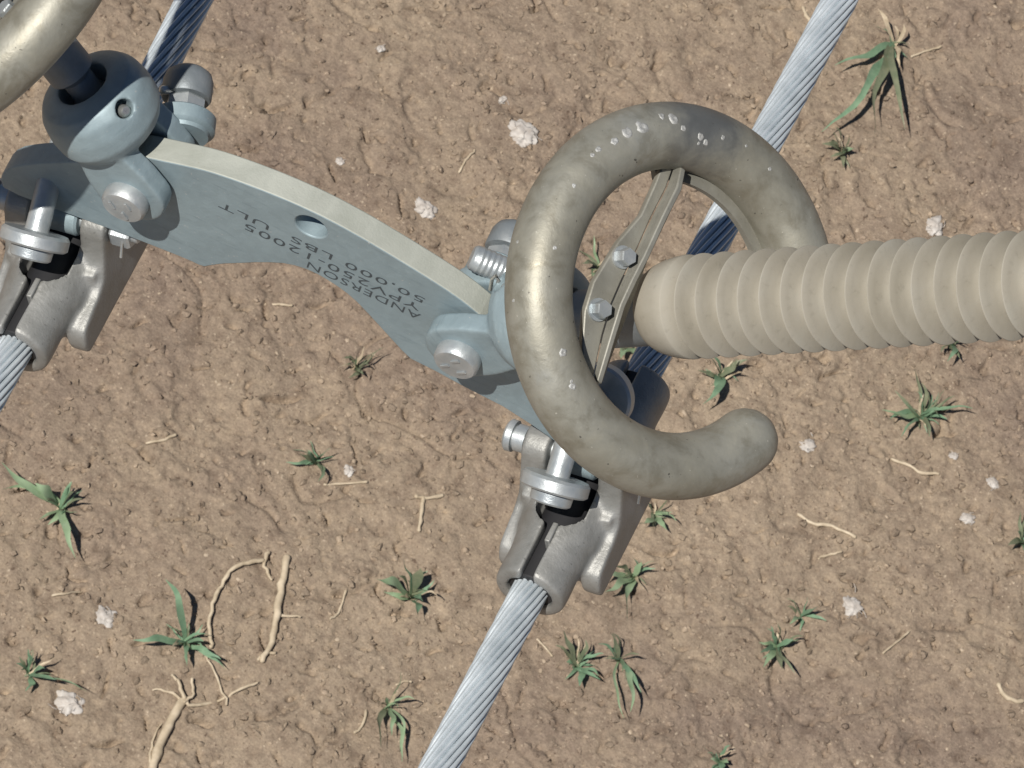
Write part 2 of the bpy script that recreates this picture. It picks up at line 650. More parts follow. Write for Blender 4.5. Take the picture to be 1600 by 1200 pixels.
def frame_quat(z, y):
    z = unit(z); y = unit(np.array(y) - z * np.dot(z, y)); x = np.cross(y, z)
    return Matrix(((x[0], y[0], z[0]), (x[1], y[1], z[1]), (x[2], y[2], z[2]))).to_euler()


def hex_marks(mb, c, r, y):
    for k in range(3):
        a = 2 * math.pi * k / 3 + .3
        mb.box((c[0] + r * .45 * math.cos(a) - .0012, y, c[2] + r * .45 * math.sin(a) - .004), (c[0] + r * .45 * math.cos(a) + .0012, y - .001, c[2] + r * .45 * math.sin(a) + .004))


def build_clevis(side):
    piv = PIV_R if side > 0 else PIV_L
    axis = AXR if side > 0 else AXR * [-1, 1, 1]
    e = empty("socket_clevis", piv, frame_quat(axis, (0, 1, 0)))
    u = MB()
    # two ears (local x sideways, y along the bolt, z along the string)
    outl = []
    for k in range(25):
        a = math.pi + math.pi * k / 24
        outl.append((.0305 * math.cos(a), .0305 * math.sin(a)))
    outl += [(.029, .02), (.024, .042), (.020, .056), (-.020, .056), (-.024, .042), (-.029, .02)]
    for s in (-1, 1):
        u.prism([(a, s * .0145, b) for a, b in outl], (0, s * .0185, 0))
    u.box((-.021, -.0325, .036), (.021, .0325, .058))
    u.lathe((0, 0, 0), (0, 0, 1), [(.036, .016), (.038, .030), (.046, .040), (.056, .0455), (.070, .0465), (.084, .0445), (.093, .0390), (.097, .0300), (.098, .0240)], 48)
    cav = MB().lathe((0, 0, 0), (0, 0, 1), [(.066, .012), (.068, .018), (.085, .0212), (.12, .0212)], 40)
    rot = np.array(frame_quat(axis, (0, 1, 0)).to_matrix())
    want = CX * .43 - CY * .02 + CZ * .90 if side < 0 else -CX * .71 + CY * .58 + CZ * .39
    hole_dir = rot.T @ unit(want)
    hc = np.array([0, 0, .066])
    hole = MB().cyl(hc + hole_dir * .026, hc + hole_dir * .07, .0078, 24)
    body = obj("socket_body", cast(u, [cav, hole], .0016, 3), M['galv'], e, 50, 0, False)
    ck = MB().lathe(hc + hole_dir * .034 + rot.T @ (CX * .002 - CY * .0015), hole_dir, [(0, .004), (.002, .0054), (.007, .0050), (.0095, .0030)], 16)
    obj("cotter_key", ck, M['cotter'], e, 40, 0, False)
    # bolt through ears and plate
    hb = MB().lathe((0, -.0325, 0), (0, -1, 0), [(0, .0180), (.003, .0186), (.010, .0184), (.0125, .0165), (.0130, .010), (.0132, .001)], 36)
    head = obj("bolt_head", hb, M['bolt'], e, 40, 0, False)
    mk = MB(); hex_marks(mk, (0, 0, 0), .018, -.0457)
    obj("head_mark", mk, M['bolt'], head, 30, 0, False)
    if side > 0:
        o_ = np.array([0, .0385, 0]); d_ = np.array([0, 1.0, 0]); w_ = False
    else:
        o_ = on_y(284, 206, .036); d_ = unit((-.30, .95, .05)); w_ = True
    obj("lock_plate", MB().lathe(o_, d_, [(-.004, .0215), (-.001, .0225), (0, .0245), (.0015, .0262), (.0125, .0262), (.014, .0245)], 36), M['galv'], e, 30, 0, w_)
    obj("nut", MB().hexa(o_ + d_ * .014, o_ + d_ * .029, .0165), M['bolt'], e, 25, 0, w_)
    obj("bolt_end", MB().lathe(o_ + d_ * .029, d_, [(0, .0190), (.002, .0202), (.016, .0202), (.022, .0182), (.0255, .0140), (.0265, .001)], 36), M['seal'], e, 40, 0, w_)
    x_, y_, _ = basis(d_)
    cpd = x_ if side > 0 else unit(-CX * .75 + CZ * .65)
    obj("cotter_pin", MB().tube([o_ + d_ * .037 - cpd * .022, o_ + d_ * .037 + cpd * .0235], .0038, 12, 'round'), M['cotter'], e, 40, 0, w_)
    return e


cl = build_clevis(1)
tag(cl, "grey socket clevis with round bolt head, partly hidden behind the whole hooked ring", "clevis", "socket clevises on the yoke plate")
cl2 = build_clevis(-1)
tag(cl2, "grey socket clevis at the left end of the plate, upper half in shadow", "clevis", "socket clevises on the yoke plate")
# threaded keeper stud on the right hand socket
kd = unit(-np.array([.94, .10, -.10]))
k0 = on_y(800, 428, .03)
st = MB()
prof = [(0, .0105)]
for k in range(7):
    prof += [(.0044 * k + .0016, .0111), (.0044 * k + .0036, .0106)]
prof += [(.033, .0103), (.035, .0085)]
st.lathe(k0, kd, prof, 24)
obj("keeper_stud", st, M['bolt'], cl, 25)
kc = MB().tube([on_y(766, 452, .005), on_y(769, 436, .005), on_y(775, 430, .005), on_y(779, 438, .005), on_y(776, 450, .005)], .0016, 10, 'round')
obj("keeper_pin", kc, M['cotter'], cl, 40)

# insulators
SHED_PITCH = 0.0200


def shed_mesh():
    prof = [(-.0022, .014), (-.0013, .034), (-.0010, .0396), (-.0004, .0404), (.0004, .0403), (.0009, .0394), (.0022, .0345), (.0040, .0275), (.0070, .0215), (.0120, .0185), (.0165, .0180), (.0172, .014)]
    mb = MB().lathe((0, 0, 0), (0, 0, 1), prof, 72)
    me = mb.mesh("shed"); finish(me, 50); me.materials.append(M['silicone'])
    return me


SHED = shed_mesh()


AXL = unit(.866 * unit(-CX * .62 + CY * .785) + .5 * CZ)


def build_insulator(side, extra, length):
    piv = PIV_R if side > 0 else PIV_L + AXR * [-1, 1, 1] * .066 - AXL * .066
    axis = AXR if side > 0 else AXL
    e = empty("polymer_insulator", piv + axis * (.062 + extra), frame_quat(axis, (0, 1, 0)))
    s0 = -extra
    obj("ball_shank", MB().lathe((0, 0, 0), (0, 0, 1), [(s0 + .002, .008), (s0 + .006, .018), (s0 + .013, .021), (s0 + .020, .016), (s0 + .026, .0125), (s0 + .040, .0125), (s0 + .046, .019), (s0 + .075 if extra else .05, .019), (.088, .019), (.092, .017)], 36), M['seal'], e, 40, 0, False)
    obj("end_fitting", MB().lathe((0, 0, 0), (0, 0, 1), [(.070, .020), (.072, .0265), (.078, .0280), (.120, .0280), (.128, .0330), (.140, .0345), (.146, .031)], 48), M['seal'], e, 40, 0, False)
    n = int((length - .16) / SHED_PITCH)
    z0 = .158
    obj("housing", MB().lathe((0, 0, 0), (0, 0, 1), [(.118, .0262), (.119, .0290), (.122, .0318), (.128, .0350), (.136, .0376), (.145, .0394), (.153, .0402), (.1545, .0396), (.158, .030), (.166, .0155), (z0 + n * SHED_PITCH, .0155)], 72), M['silicone'], e, 50, 0, False)
    for k in range(n):
        s = bpy.data.objects.new("shed", SHED); COL.objects.link(s)
        s.parent = e; s.location = (0, 0, z0 + .010 + k * SHED_PITCH)
        s.rotation_euler = (random.uniform(-.004, .004), random.uniform(-.004, .004), random.uniform(0, 6.28))
    return e


ins = build_insulator(1, 0.0, 2.2)
tag(ins, "beige ribbed polymer insulator running out to the right edge", "insulator", "insulator strings of the yoke")
ins2 = build_insulator(-1, LEFT_EXTRA, 2.2)
tag(ins2, "insulator with dark steel end stem behind the cut off ring in the top left corner", "insulator", "insulator strings of the yoke")

# corona rings
THETA = math.acos(0.815)
E_IMG = unit(CX * 1.0 + CY * .055)
N_R = math.cos(THETA) * CZ + math.sin(THETA) * E_IMG
M_R = math.cos(THETA) * E_IMG - math.sin(THETA) * CZ
D_R = np.cross(M_R, N_R); D_R = D_R if np.dot(D_R, CY) < 0 else -D_R
C_RING = PIV_R + AXR * 0.200
C_RING = on_plane(1052, 470, C_RING, CZ)
R_RING = 259 / (FPX / np.dot(CAM - C_RING, CZ))
T_RING = 0.0258


def ring_pt(phi, r=R_RING, off=0.0):
    return C_RING + r * (math.cos(phi) * M_R + math.sin(phi) * D_R) + off * N_R


def in_ring(u, v, off=0.0):
    return on_plane(u, v, C_RING + off * N_R, N_R)


# the other ring: seen more edge on, its centre just outside the top left corner
C2 = on_plane(-24, -27, CZ * .173, CZ)
TH2 = math.acos(.52)
E2 = unit(-CX * .76 + CY * .65)
N2 = math.cos(TH2) * CZ + math.sin(TH2) * E2
M2 = math.cos(TH2) * E2 - math.sin(TH2) * CZ
D2 = unit(np.cross(M2, N2)); D2 = D2 if np.dot(D2, CX) < 0 else -D2


def other_ring(p):
    q = np.array(p) - C_RING
    return C2 + np.dot(q, M_R) * M2 + np.dot(q, D_R) * D2 + np.dot(q, N_R) * N2


FLIP2 = np.dot(np.cross(M_R, D_R), N_R) * np.dot(np.cross(M2, D2), N2) < 0


STAIN = tuple(ring_pt(R(-80), R_RING + T_RING * .5, T_RING * .5) - ring_pt(-math.pi))
M['ring'] = ring_material()
M['bracket'] = metal_mat("bracket_aluminium", (.225, .22, .185), (.27, .262, .225), (.31, .305, .265), .35, .5, 30, (.22, .21, .18), .3, (.66, .74))


def build_ring(side):
    fn = (lambda p: p) if side > 0 else other_ring
    flip = side < 0 and FLIP2
    e = empty("corona_ring", fn(ring_pt(-math.pi)))
    path = [ring_pt(R(a)) for a in np.linspace(-6, 61 - 360, 120)]
    obj("ring_tube", MB().tube(path, T_RING, 40, 'round').mapped(fn, flip), M['ring'], e, 60)
    # angle bar across the ring: wide flange in the ring's plane and a narrow one standing on it
    left = [(1034, 262), (1022, 292), (1002, 336), (966, 378), (928, 440), (914, 486), (910, 540), (912, 590)]
    fold = [(1052, 262), (1041, 294), (1018, 339), (990, 402), (972, 437), (955, 476), (941, 525), (926, 596)]
    poly = [in_ring(*q, -.002) for q in left] + [in_ring(*q, -.002) for q in fold[::-1]]
    obj("bracket_web", MB().prism(poly, -N_R * .006).mapped(fn, flip), M['bracket'], e, 30, .0012)
    q0 = [in_ring(*q, -.0015) for q in fold]
    h = [.010, .014, .014, .013, .013, .012, .011, .006]
    fl = MB()
    tn = unit(np.cross(q0[-1] - q0[0], N_R))
    poly = q0 + [q + N_R * k for q, k in zip(q0[::-1], h[::-1])]
    fl.prism(poly, tn * .005 * (1 if np.dot(tn, M_R) > 0 else -1))
    obj("bracket_flange", fl.mapped(fn, flip), M['bracket'], e, 30, .001)
    # curved lip welded to the inside of the tube
    lip = [ring_pt(R(a), R_RING - T_RING - .001, -.012) for a in np.linspace(-92, -8, 40)]
    w0, w1 = [], []
    lm = MB()
    for i, q in enumerate(lip):
        rad = unit(q - C_RING)
        a = q + rad * .006; b_ = q - rad * .0065
        lm.v += [tuple(a + N_R * .003), tuple(b_ + N_R * .003), tuple(b_ - N_R * .003), tuple(a - N_R * .003)]
        if i:
            o = 4 * i
            for k in range(4):
                k2 = (k + 1) % 4
                lm.f.append((o - 4 + k, o - 4 + k2, o + k2, o + k))
    lm.f += [(3, 2, 1, 0), tuple(4 * (len(lip) - 1) + k for k in range(4))]
    obj("inner_lip", lm.mapped(fn, flip), M['bracket'], e, 40)
    for u, v in ((966, 400), (928, 482)):
        c = in_ring(u + 5, v + 2, -.002)
        b_ = MB().hexa(c, c + N_R * .011, .0072)
        bo = obj("bracket_bolt", b_.mapped(fn, flip), M['bolt'], e, 25)
        obj("bolt_washer", MB().cyl(c - N_R * .001, c + N_R * .0022, .0090, 24).mapped(fn, flip), M['bolt'], bo, 30)
    return e


cr = build_ring(1)
tag(cr, "whole hooked tubular corona ring of weathered aluminium around the insulator's end", "corona ring", "corona rings")
cr2 = build_ring(-1)
tag(cr2, "weathered tubular corona ring cut off by the top left corner", "corona ring", "corona rings")


# pitted whitish marks on the near ring's tube
def pit(u, v, r):
    d = ray(u, v)
    # first hit of the ray with the torus, by marching
    t = (np.dot(C_RING - CAM, CZ) / np.dot(d, CZ)) * .94
    for _ in range(60):
        p = CAM + d * t
        q = p - C_RING; hgt = np.dot(q, N_R); rad = np.linalg.norm(q - hgt * N_R) - R_RING
        dist = math.hypot(hgt, rad) - T_RING
        t += dist / np.linalg.norm(d)
    p = CAM + d * t
    q = p - C_RING; fl = unit(q - np.dot(q, N_R) * N_R)
    nrm = unit(p - (C_RING + fl * R_RING))
    x, y, _ = basis(nrm)
    mb = MB()
    rows = [(1.0, -.00035), (.82, r * .10), (.55, r * .16), (.28, r * .07)]
    vs = []
    wob = [1 + random.uniform(-.25, .25) for _ in range(12)]
    for fr, hh in rows:
        for k in range(12):
            a = 2 * math.pi * k / 12
            vs.append(p + nrm * (hh + random.uniform(-.1, .1) * r * .3 * (fr < .9)) + r * .85 * fr * wob[k] * (math.cos(a) * x + math.sin(a) * y))
    fs = [(i * 12 + k, i * 12 + (k + 1) % 12, (i + 1) * 12 + (k + 1) % 12, (i + 1) * 12 + k) for i in range(3) for k in range(12)]
    fs.append(tuple(36 + k for k in range(12)))
    mb.add(vs, fs)
    o = obj("oxide_pit", mb, M['oxide'], cr, 60)
    return o


M['oxide'] = metal_mat("white_oxide", (.33, .33, .31), (.42, .42, .40), (.52, .53, .52), .3, .45, 300, (.25, .25, .25), .4)
for u, v, r in [(1053, 186, .0055), (1034, 181, .0035), (1003, 199, .0060), (981, 207, .0052), (960, 220, .0040), (935, 233, .0032), (926, 242, .0024), (1068, 200, .003),
                (1095, 213, .0036), (1103, 223, .003), (1092, 224, .002), (1130, 215, .0024), (868, 236, .0032), (895, 604, .0038), (893, 596, .002), (880, 551, .004), (867, 387, .0022),
                (1203, 264, .0022), (897, 290, .0022), (1166, 228, .0016), (802, 470, .0018), (808, 378, .0018)]:
    pit(u, v, r)

# ------------------------------------------------------------------ conductors
Z_COND = -0.100


def build_conductor(front_far, at, back_far, label):
    P0 = np.array(front_far); P1 = np.array(at); P2 = np.array(back_far)
    d0 = unit(P0 - P1); d2 = unit(P2 - P1)
    path = []
    S = 7.0
    step = .018
    ss = np.arange(-S, S + step, step)
    for s in ss:
        w = 1 / (1 + math.exp(-s / .05))
        sag = -.0035 * s * s if abs(s) > .25 else -.0035 * .0625 * (s / .25) ** 2
        path.append(P1 + (-d0) * s * (1 - w) + d2 * s * w + np.array([0, 0, sag]))
    lobes, sub, r0, lay = 16, 8, .0152, .34
    n = lobes * sub
    pr = []
    rs = math.pi * r0 / lobes * 1.06
    for k in range(n):
        a = 2 * math.pi * k / n
        loc = ((k % sub) / sub - .5) * 2
        pr.append((a, r0 - rs + rs * math.sqrt(max(0.0, 1 - (loc * .97) ** 2)) * 1.6 - rs * .6))
    vs, fs = [], []
    for i, p in enumerate(path):
        t = unit(path[min(i + 1, len(path) - 1)] - path[max(i - 1, 0)])
        x = unit(np.cross(t, (0, 0, 1))); y = np.cross(x, t)
        tw = 2 * math.pi * ss[i] / lay
        for a, r in pr:
            vs.append(p + r * (math.cos(a - tw) * x + math.sin(a - tw) * y))
    vs = np.array(vs)
    ni = len(path)
    i = (np.arange(ni - 1)[:, None] * n + np.arange(n)[None, :]); j = (np.arange(ni - 1)[:, None] * n + (np.arange(n) + 1)[None, :] % n)
    fc = np.stack([i.ravel(), j.ravel(), (j + n).ravel(), (i + n).ravel()], 1)
    me = bpy.data.meshes.new("conductor")
    me.from_pydata(vs.tolist(), [], fc[:, ::-1].tolist() + [tuple(range(n)), tuple(range(n * ni - 1, n * (ni - 1) - 1, -1))])
    me.update()
    o = obj("conductor", me, M['strand'], None, 60)
    tag(o, label, "conductor", "stranded conductors")
    return o


CR_ = np.array([.0885, 0, Z_COND]); CL_ = np.array([-.3725, 0, Z_COND])
f1 = on_z(700, 1172, Z_COND); b1 = on_z(1312, 0, Z_COND)
build_conductor(f1, CR_, b1, "twisted aluminium cable through the clamp under the whole ring")
f2 = on_z(-12, 607, Z_COND); b2 = on_z(303, 0, Z_COND)
build_conductor(f2, CL_, b2, "twisted aluminium cable through the clamp at the left edge")


# ------------------------------------------------------------------ suspension clamps
SWING = R(-19)


def build_clamp(at, yaw, label):
    e = empty("suspension_clamp", at, (0, SWING, yaw))
    u = MB()
    # sleeve round the conductor
    prof = [(-.112, .0275), (-.110, .0300), (-.100, .0305), (-.080, .0300), (-.050, .0335), (0, .036), (.050, .0335), (.080, .0300), (.100, .0305), (.110, .0300), (.112, .0275)]
    u.lathe((0, 0, 0), (0, 1, 0), prof, 48)
    # shoulders that carry the ears, running out into side wings
    for s in (-1, 1):
        ear = []
        for k in range(13):
            a = math.pi * k / 12
            ear.append((.019 * math.cos(a), .042 + .018 * math.sin(a)))
        ear += [(-.023, .030), (-.030, .010), (-.042, .002), (-.064, -.004)]
        for k in range(9):
            a = R(120 + 120 * k / 8)
            ear.append((-.066 + .011 * math.cos(a), -.022 + .017 * math.sin(a)))
        low = [(-a, b_) for a, b_ in ear[13:]][::-1]
        u.prism([(s * .0285, a, b_) for a, b_ in ear + low], (s * .0165, 0, 0))
        ear2 = ear[:13] + [(-.022, .028), (-.034, .012), (-.036, -.012), (.036, -.012), (.034, .012), (.022, .028)]
        u.prism([(s * .023, a, b_) for a, b_ in ear2], (s * .016, 0, 0))
        u.box((s * .010, -.036, -.012), (s * .040, .036, .018))
        u.lathe((s * .020, -.066, .002), (0, 1, 0), [(0, .008), (.008, .014), (.066, .020), (.124, .014), (.132, .008)], 24)
    bore = MB().cyl((0, -.2, 0), (0, .2, 0), .0195, 40)
    slit = MB().box((-.0054, -.2, 0), (.0054, .2, .08))
    cuts = [bore, slit]
    cav = MB()
    pl = []
    for k in range(13):
        a = math.pi + math.pi * k / 12
        pl.append((.021 * math.cos(a), -.040 + .021 * math.sin(a)))
    pl += [(.021, .040), (.015, .055), (0, .061), (-.015, .055), (-.021, .040)]
    cav.prism([(a, b, .006) for a, b in pl], (0, 0, .09))
    cuts.append(cav)
    obj("clamp_body", cast(u, cuts, .0017, 3), M['cast'], e, 50, 0, False)
    ri = MB().cyl((0, -.1075, 0), (0, .1075, 0), .0200, 40, .001)
    obj("rubber_insert", ri, M['rubber'], e, 40, 0, False)
    obj("slit_key", MB().box((.002, -.079, .0205), (.0066, -.060, .0335)), M['cast'], e, 30, .001, False)
    # cross bolt through the ears
    obj("cross_bolt", MB().cyl((-.056, 0, .042), (.069, 0, .042), .0075, 24, .001), M['bolt'], e, 30, 0, False)
    hd = obj("bolt_head", MB().lathe((-.0465, 0, .042), (-1, 0, 0), [(0, .0115), (.009, .0115), (.0092, .0095), (.0108, .0095), (.011, .0132), (.016, .0135), (.018, .0115)], 28), M['bolt'], e, 30, 0, False)
    nt = obj("castle_nut", MB().hexa((.0465, 0, .042), (.064, 0, .042), .0135), M['bolt'], e, 25, 0, False)
    pn = MB().tube([(.0580, -.004, .066), (.0580, -.008, .060), (.0580, -.002, .056), (.0580, .004, .060), (.0580, -.004, .066)], .0016, 8)
    pn.tube([(.0580, -.002, .060), (.0580, -.018, .030)], .0012, 8)
    obj("cotter_pin", pn, M['cotter'], e, 40, 0, False)
    # link eye round the cross bolt
    obj("link_eye", MB().cyl((-.018, 0, .042), (.018, 0, .042), .015, 32, .002), M['galv'], e, 35, 0, False)
    # leaning stems with flange, front and rear
    for s in (-1, 1):
        ax = unit(np.array([0, -s * .80, .60]))
        c = np.array([0, s * .045, .066])
        st_ = MB().lathe(c, ax, [(-.017, .0150), (-.0155, .0170), (-.008, .0175), (-.0065, .0165)], 36)
        obj("stem_boss", st_, M['bolt'], e, 35, 0, False)
        fl_ = MB().lathe(c, ax, [(-.0065, .0260), (-.0048, .0282), (.0036, .0282), (.0060, .0262), (.0066, .012)], 48)
        obj("stem_flange", fl_, M['bolt'], e, 35, 0, False)
        rd = MB().lathe(c, ax, [(.004, .0112), (.008, .0098), (.052, .0098), (.056, .0080)], 28)
        obj("stem_rod", rd, M['bolt'], e, 35, 0, False)
    tag(e, label, "suspension clamp", "suspension clamps")
    return e


build_clamp(CR_, R(-2.2), "cast aluminium suspension clamp gripping the cable below the whole ring")
build_clamp(CL_, R(-.6), "cast aluminium suspension clamp cut off by the left edge")


# ------------------------------------------------------------------ weeds and litter
def blade(base, tip, width, arch=.35, segs=11, fold=.3):
    """a folded grass blade from base to tip, arching up on the way, a little kinked and twisted"""
    b = np.array(base); t = np.array(tip)
    L = np.linalg.norm(t - b)
    side = np.cross(t - b, (0, 0, 1)); side = unit(side) if np.linalg.norm(side) > 1e-6 else np.array([1.0, 0, 0])
    wob = random.uniform(-.12, .12)
    ph, kz = random.uniform(0, 6), random.uniform(.010, .035)
    tw0 = random.uniform(-.5, .5); tw1 = random.uniform(-1.3, 1.3)
    peak = random.uniform(.25, .5)
    vs, fs = [], []
    for i in range(segs + 1):
        s = i / segs
        c = b + (t - b) * s + np.array([0, 0, 1]) * arch * L * 4 * s * (1 - s) * .5
        c = c + side * (wob * L * math.sin(math.pi * s) + kz * L * math.sin(9 * s + ph) * s * (1 - s) * 4)
        c = c + np.array([0, 0, 1]) * kz * L * math.sin(11 * s + ph * 2) * s * (1 - s) * 3
        w = (.5 + .5 * s / peak if s < peak else (1 - ((s - peak) / (1 - peak)) ** 1.5)) * width * .5 * random.uniform(.88, 1.1) + .0007
        tw = tw0 + tw1 * s + .25 * math.sin(7 * s + ph)
        d = side * math.cos(tw) + np.array([0, 0, 1]) * math.sin(tw)
        vs += [c - d * w + np.array([0, 0, fold * w]), c, c + d * w + np.array([0, 0, fold * w])]
        if i:
            o = 3 * i
            fs += [(o - 3, o - 2, o + 1, o), (o - 2, o - 1, o + 2, o + 1)]
    return MB().add(vs, fs)


def weed(base, tips, mat, label, cat="weed", width=.022, group="grass weeds on the bare soil", name="grass_weed", extra=0):
    p = ground_at(*base)
    e = empty(name, p)
    for i, tp in enumerate(tips):
        u, v, h = tp[0], tp[1], tp[2] * 1.8 + .01
        mt = tp[4] if len(tp) > 4 else random.choice([mat, mat, mat, 'leaf_pale', 'leaf_dull'])
        w = tp[3] if len(tp) > 3 else width
        q = ground_at(u, v, h)
        o = obj("leaf", blade(p + np.array([random.uniform(-.008, .008), random.uniform(-.008, .008), .004]), q, w, random.uniform(.12, .4)), M[mt], e, 80)
    for k in range(extra * 2 + 5):
        a = random.uniform(0, 6.28); L = random.uniform(.03, .085)
        q = p + np.array([L * math.cos(a), L * math.sin(a), random.uniform(.01, .12)])
        mk = random.choice([mat, mat, 'leaf_dull', 'leaf_dull', 'dry'])
        obj("leaf", blade(p + np.array([random.uniform(-.012, .012), random.uniform(-.012, .012), .004]), q, width * random.uniform(.18, .55), .3), M[mk], e, 80)
    tag(e, label, cat, group)
    return e


L_ = 'leaf'; P_ = 'leaf_pale'; D_ = 'leaf_dull'; Y_ = 'dry'
weed((95, 795), [(2, 722, .05, .034, P_), (55, 755, .07, .040, P_), (2, 765, .02, .024, P_), (118, 872, .04, .026, P_), (55, 815, .02, .022, P_), (122, 770, .06), (112, 752, .05), (75, 820, .02, .02, P_)], L_, "large pale grass weed whose broad leaf reaches the left edge", extra=3)
weed((288, 1008), [(258, 905, .10, .024), (208, 1000, .05, .026), (345, 1030, .04, .018), (352, 1045, .02, .014), (292, 1040, .03, .022), (318, 1002, .05, .016)], L_, "dark green weed with one tall thin blade above the big dry stalk", extra=4)
weed((45, 1055), [(25, 1036, .03), (88, 1062, .05, .024), (138, 1082, .05, .014), (40, 1080, .02), (70, 1045, .04, .018)], L_, "small low weed pointing at the cotton tuft, lower left corner", extra=1)
weed((492, 722), [(468, 710, .05, .026), (447, 722, .02, .014), (497, 752, .05, .022), (478, 702, .05), (508, 712, .04)], L_, "tiny dark weed alone in the bare soil left of the clamp", extra=3)
weed((642, 935), [(657, 888, .07, .040), (585, 905, .06, .036), (652, 968, .04, .030), (626, 862, .10, .010), (600, 925, .02, .02), (660, 940, .05, .03)], L_, "broad leaved dark weed left of the lower cable", extra=3, width=.03)
weed((604, 1108), [(603, 1088, .02, .026), (595, 1168, .03, .022), (628, 1190, .03, .014), (632, 1150, .03, .010), (612, 1150, .03, .018)], P_, "pale thin grass seedling near the bottom left of the lower cable", extra=1)
weed((900, 1042), [(880, 985, .06, .020, D_), (905, 1072, .03), (938, 1062, .04, .016), (868, 1008, .04, .014, D_), (915, 1000, .05, .014, D_), (885, 1035, .02)], L_, "ragged dull weed just right of the lower cable", extra=5)
weed((965, 1032), [(955, 990, .05, .018), (985, 1112, .06, .020), (1002, 1082, .05, .016), (975, 1122, .04, .010), (972, 1050, .02, .026)], L_, "slender bluish weed with long drooping blades below the clamp", extra=1)
weed((990, 905), [(945, 925, .05, .030, P_), (980, 972, .03, .022, P_), (1002, 878, .04), (962, 885, .05, .024, D_), (940, 905, .04, .02, P_)], L_, "green weed beside the clamp's shaded cheek", extra=2)
weed((1022, 806), [(998, 818, .04, .028, P_), (1042, 828, .03), (1005, 785, .04, .026, P_), (1050, 800, .03, .014)], P_, "small weed just under the hooked ring's lower bend", extra=1)
weed((1215, 1012), [(1188, 1020, .04), (1193, 1042, .03), (1242, 1052, .05, .018), (1240, 1000, .04), (1186, 1004, .03, .014), (1222, 1045, .02)], L_, "spreading weed with curved blades, lower right of centre", extra=3)
weed((1248, 966), [(1288, 942, .06, .020), (1234, 975, .03, .016), (1275, 950, .03, .014)], L_, "small slanting weed just above the spreading one", extra=0)
weed((1437, 652), [(1378, 640, .05), (1398, 610, .05, .016, D_), (1440, 598, .05, .014, D_), (1472, 640, .05), (1520, 638, .05, .016), (1408, 682, .04), (1452, 682, .04), (1492, 618, .04, .012, D_), (1425, 570, .03, .012, D_), (1390, 655, .04, .018), (1480, 655, .04)], L_, "bushy tuft with many blades at the right under the insulator", extra=9, width=.018)
weed((1395, 70), [(1304, 102, .05, .024), (1284, 206, .05, .032), (1366, 216, .06, .030), (1414, 202, .06, .024), (1345, 140, .04, .026), (1372, 14, .05, .016, Y_), (1412, 38, .05, .014, Y_), (1405, 105, .03, .018, Y_), (1398, 40, .03, .010, Y_)], L_, "big sprawling weed with long blades and tan dead leaves, upper right")
weed((1315, 238), [(1285, 225, .03, .02, D_), (1335, 232, .03), (1318, 262, .02, .02, D_), (1298, 245, .02)], D_, "small crumpled dull weed below the big sprawling one", extra=4)
weed((1125, 590), [(1098, 632, .05, .026), (1152, 560, .05, .02, D_), (1168, 562, .04, .02, D_), (1108, 556, .05, .018, D_), (1090, 578, .03, .016, D_), (1118, 612, .03, .024)], L_, "weed half hidden under the insulator beside the ring", extra=3)
weed((1485, 540), [(1480, 565, .05, .02), (1500, 560, .04, .016, D_), (1470, 550, .03, .016, D_), (1490, 520, .04)], L_, "weed peeping out under the insulator near the right edge", extra=2)
weed((1597, 848), [(1575, 852, .04), (1590, 830, .04), (1620, 850, .05), (1605, 870, .03)], L_, "weed cut off by the right edge", extra=2)
weed((1122, 1192), [(1110, 1185, .03), (1138, 1192, .03), (1125, 1205, .03), (1118, 1176, .03, .012)], L_, "tiny weed at the bottom edge", extra=1)
weed((556, 578), [(540, 570, .03, .012), (568, 585, .03, .014), (558, 556, .03, .012), (545, 590, .02, .012)], D_, "faded dull grass tuft below the yoke plate", extra=3)
weed((930, 420), [(908, 412, .04, .030), (952, 410, .05, .03), (925, 435, .03, .02)], P_, "bright weed seen through the whole ring", extra=1)
weed((985, 548), [(978, 520, .05, .034), (992, 560, .03, .03), (970, 560, .03, .028)], P_, "bright leafy weed behind the bracket's lower end", extra=0)


def ground_path(pts, lift):
    return [ground_at(u, v, lift) for u, v in pts]


def refine(P, k=4):
    out = []
    for i in range(len(P) - 1):
        a = P[max(i - 1, 0)]; b = P[i]; c = P[i + 1]; d = P[min(i + 2, len(P) - 1)]
        for j in range(k):
            t = j / k
            out.append(.5 * ((2 * b) + (-a + c) * t + (2 * a - 5 * b + 4 * c - d) * t * t + (-a + 3 * b - 3 * c + d) * t ** 3))
    return out + [P[-1]]


def stalk(pieces, label):
    e = empty("dry_stalk", ground_at(*pieces[0][0][0]))
    for i, (pts, r0, r1, lift) in enumerate(pieces):
        P = refine(ground_path(pts, lift))
        P = [p + np.array([random.gauss(0, .002), random.gauss(0, .002), random.gauss(0, .0015)]) for p in P]
        rr = [(r0 + (r1 - r0) * k / (len(P) - 1)) * random.uniform(.85, 1.15) for k in range(len(P))]
        obj("stem" if i == 0 else "branch", MB().tube(P, rr, 8, 'round'), M['dry'], e, 60)
    tag(e, label, "dry stalk", "dry crop stalks on the soil")
    return e


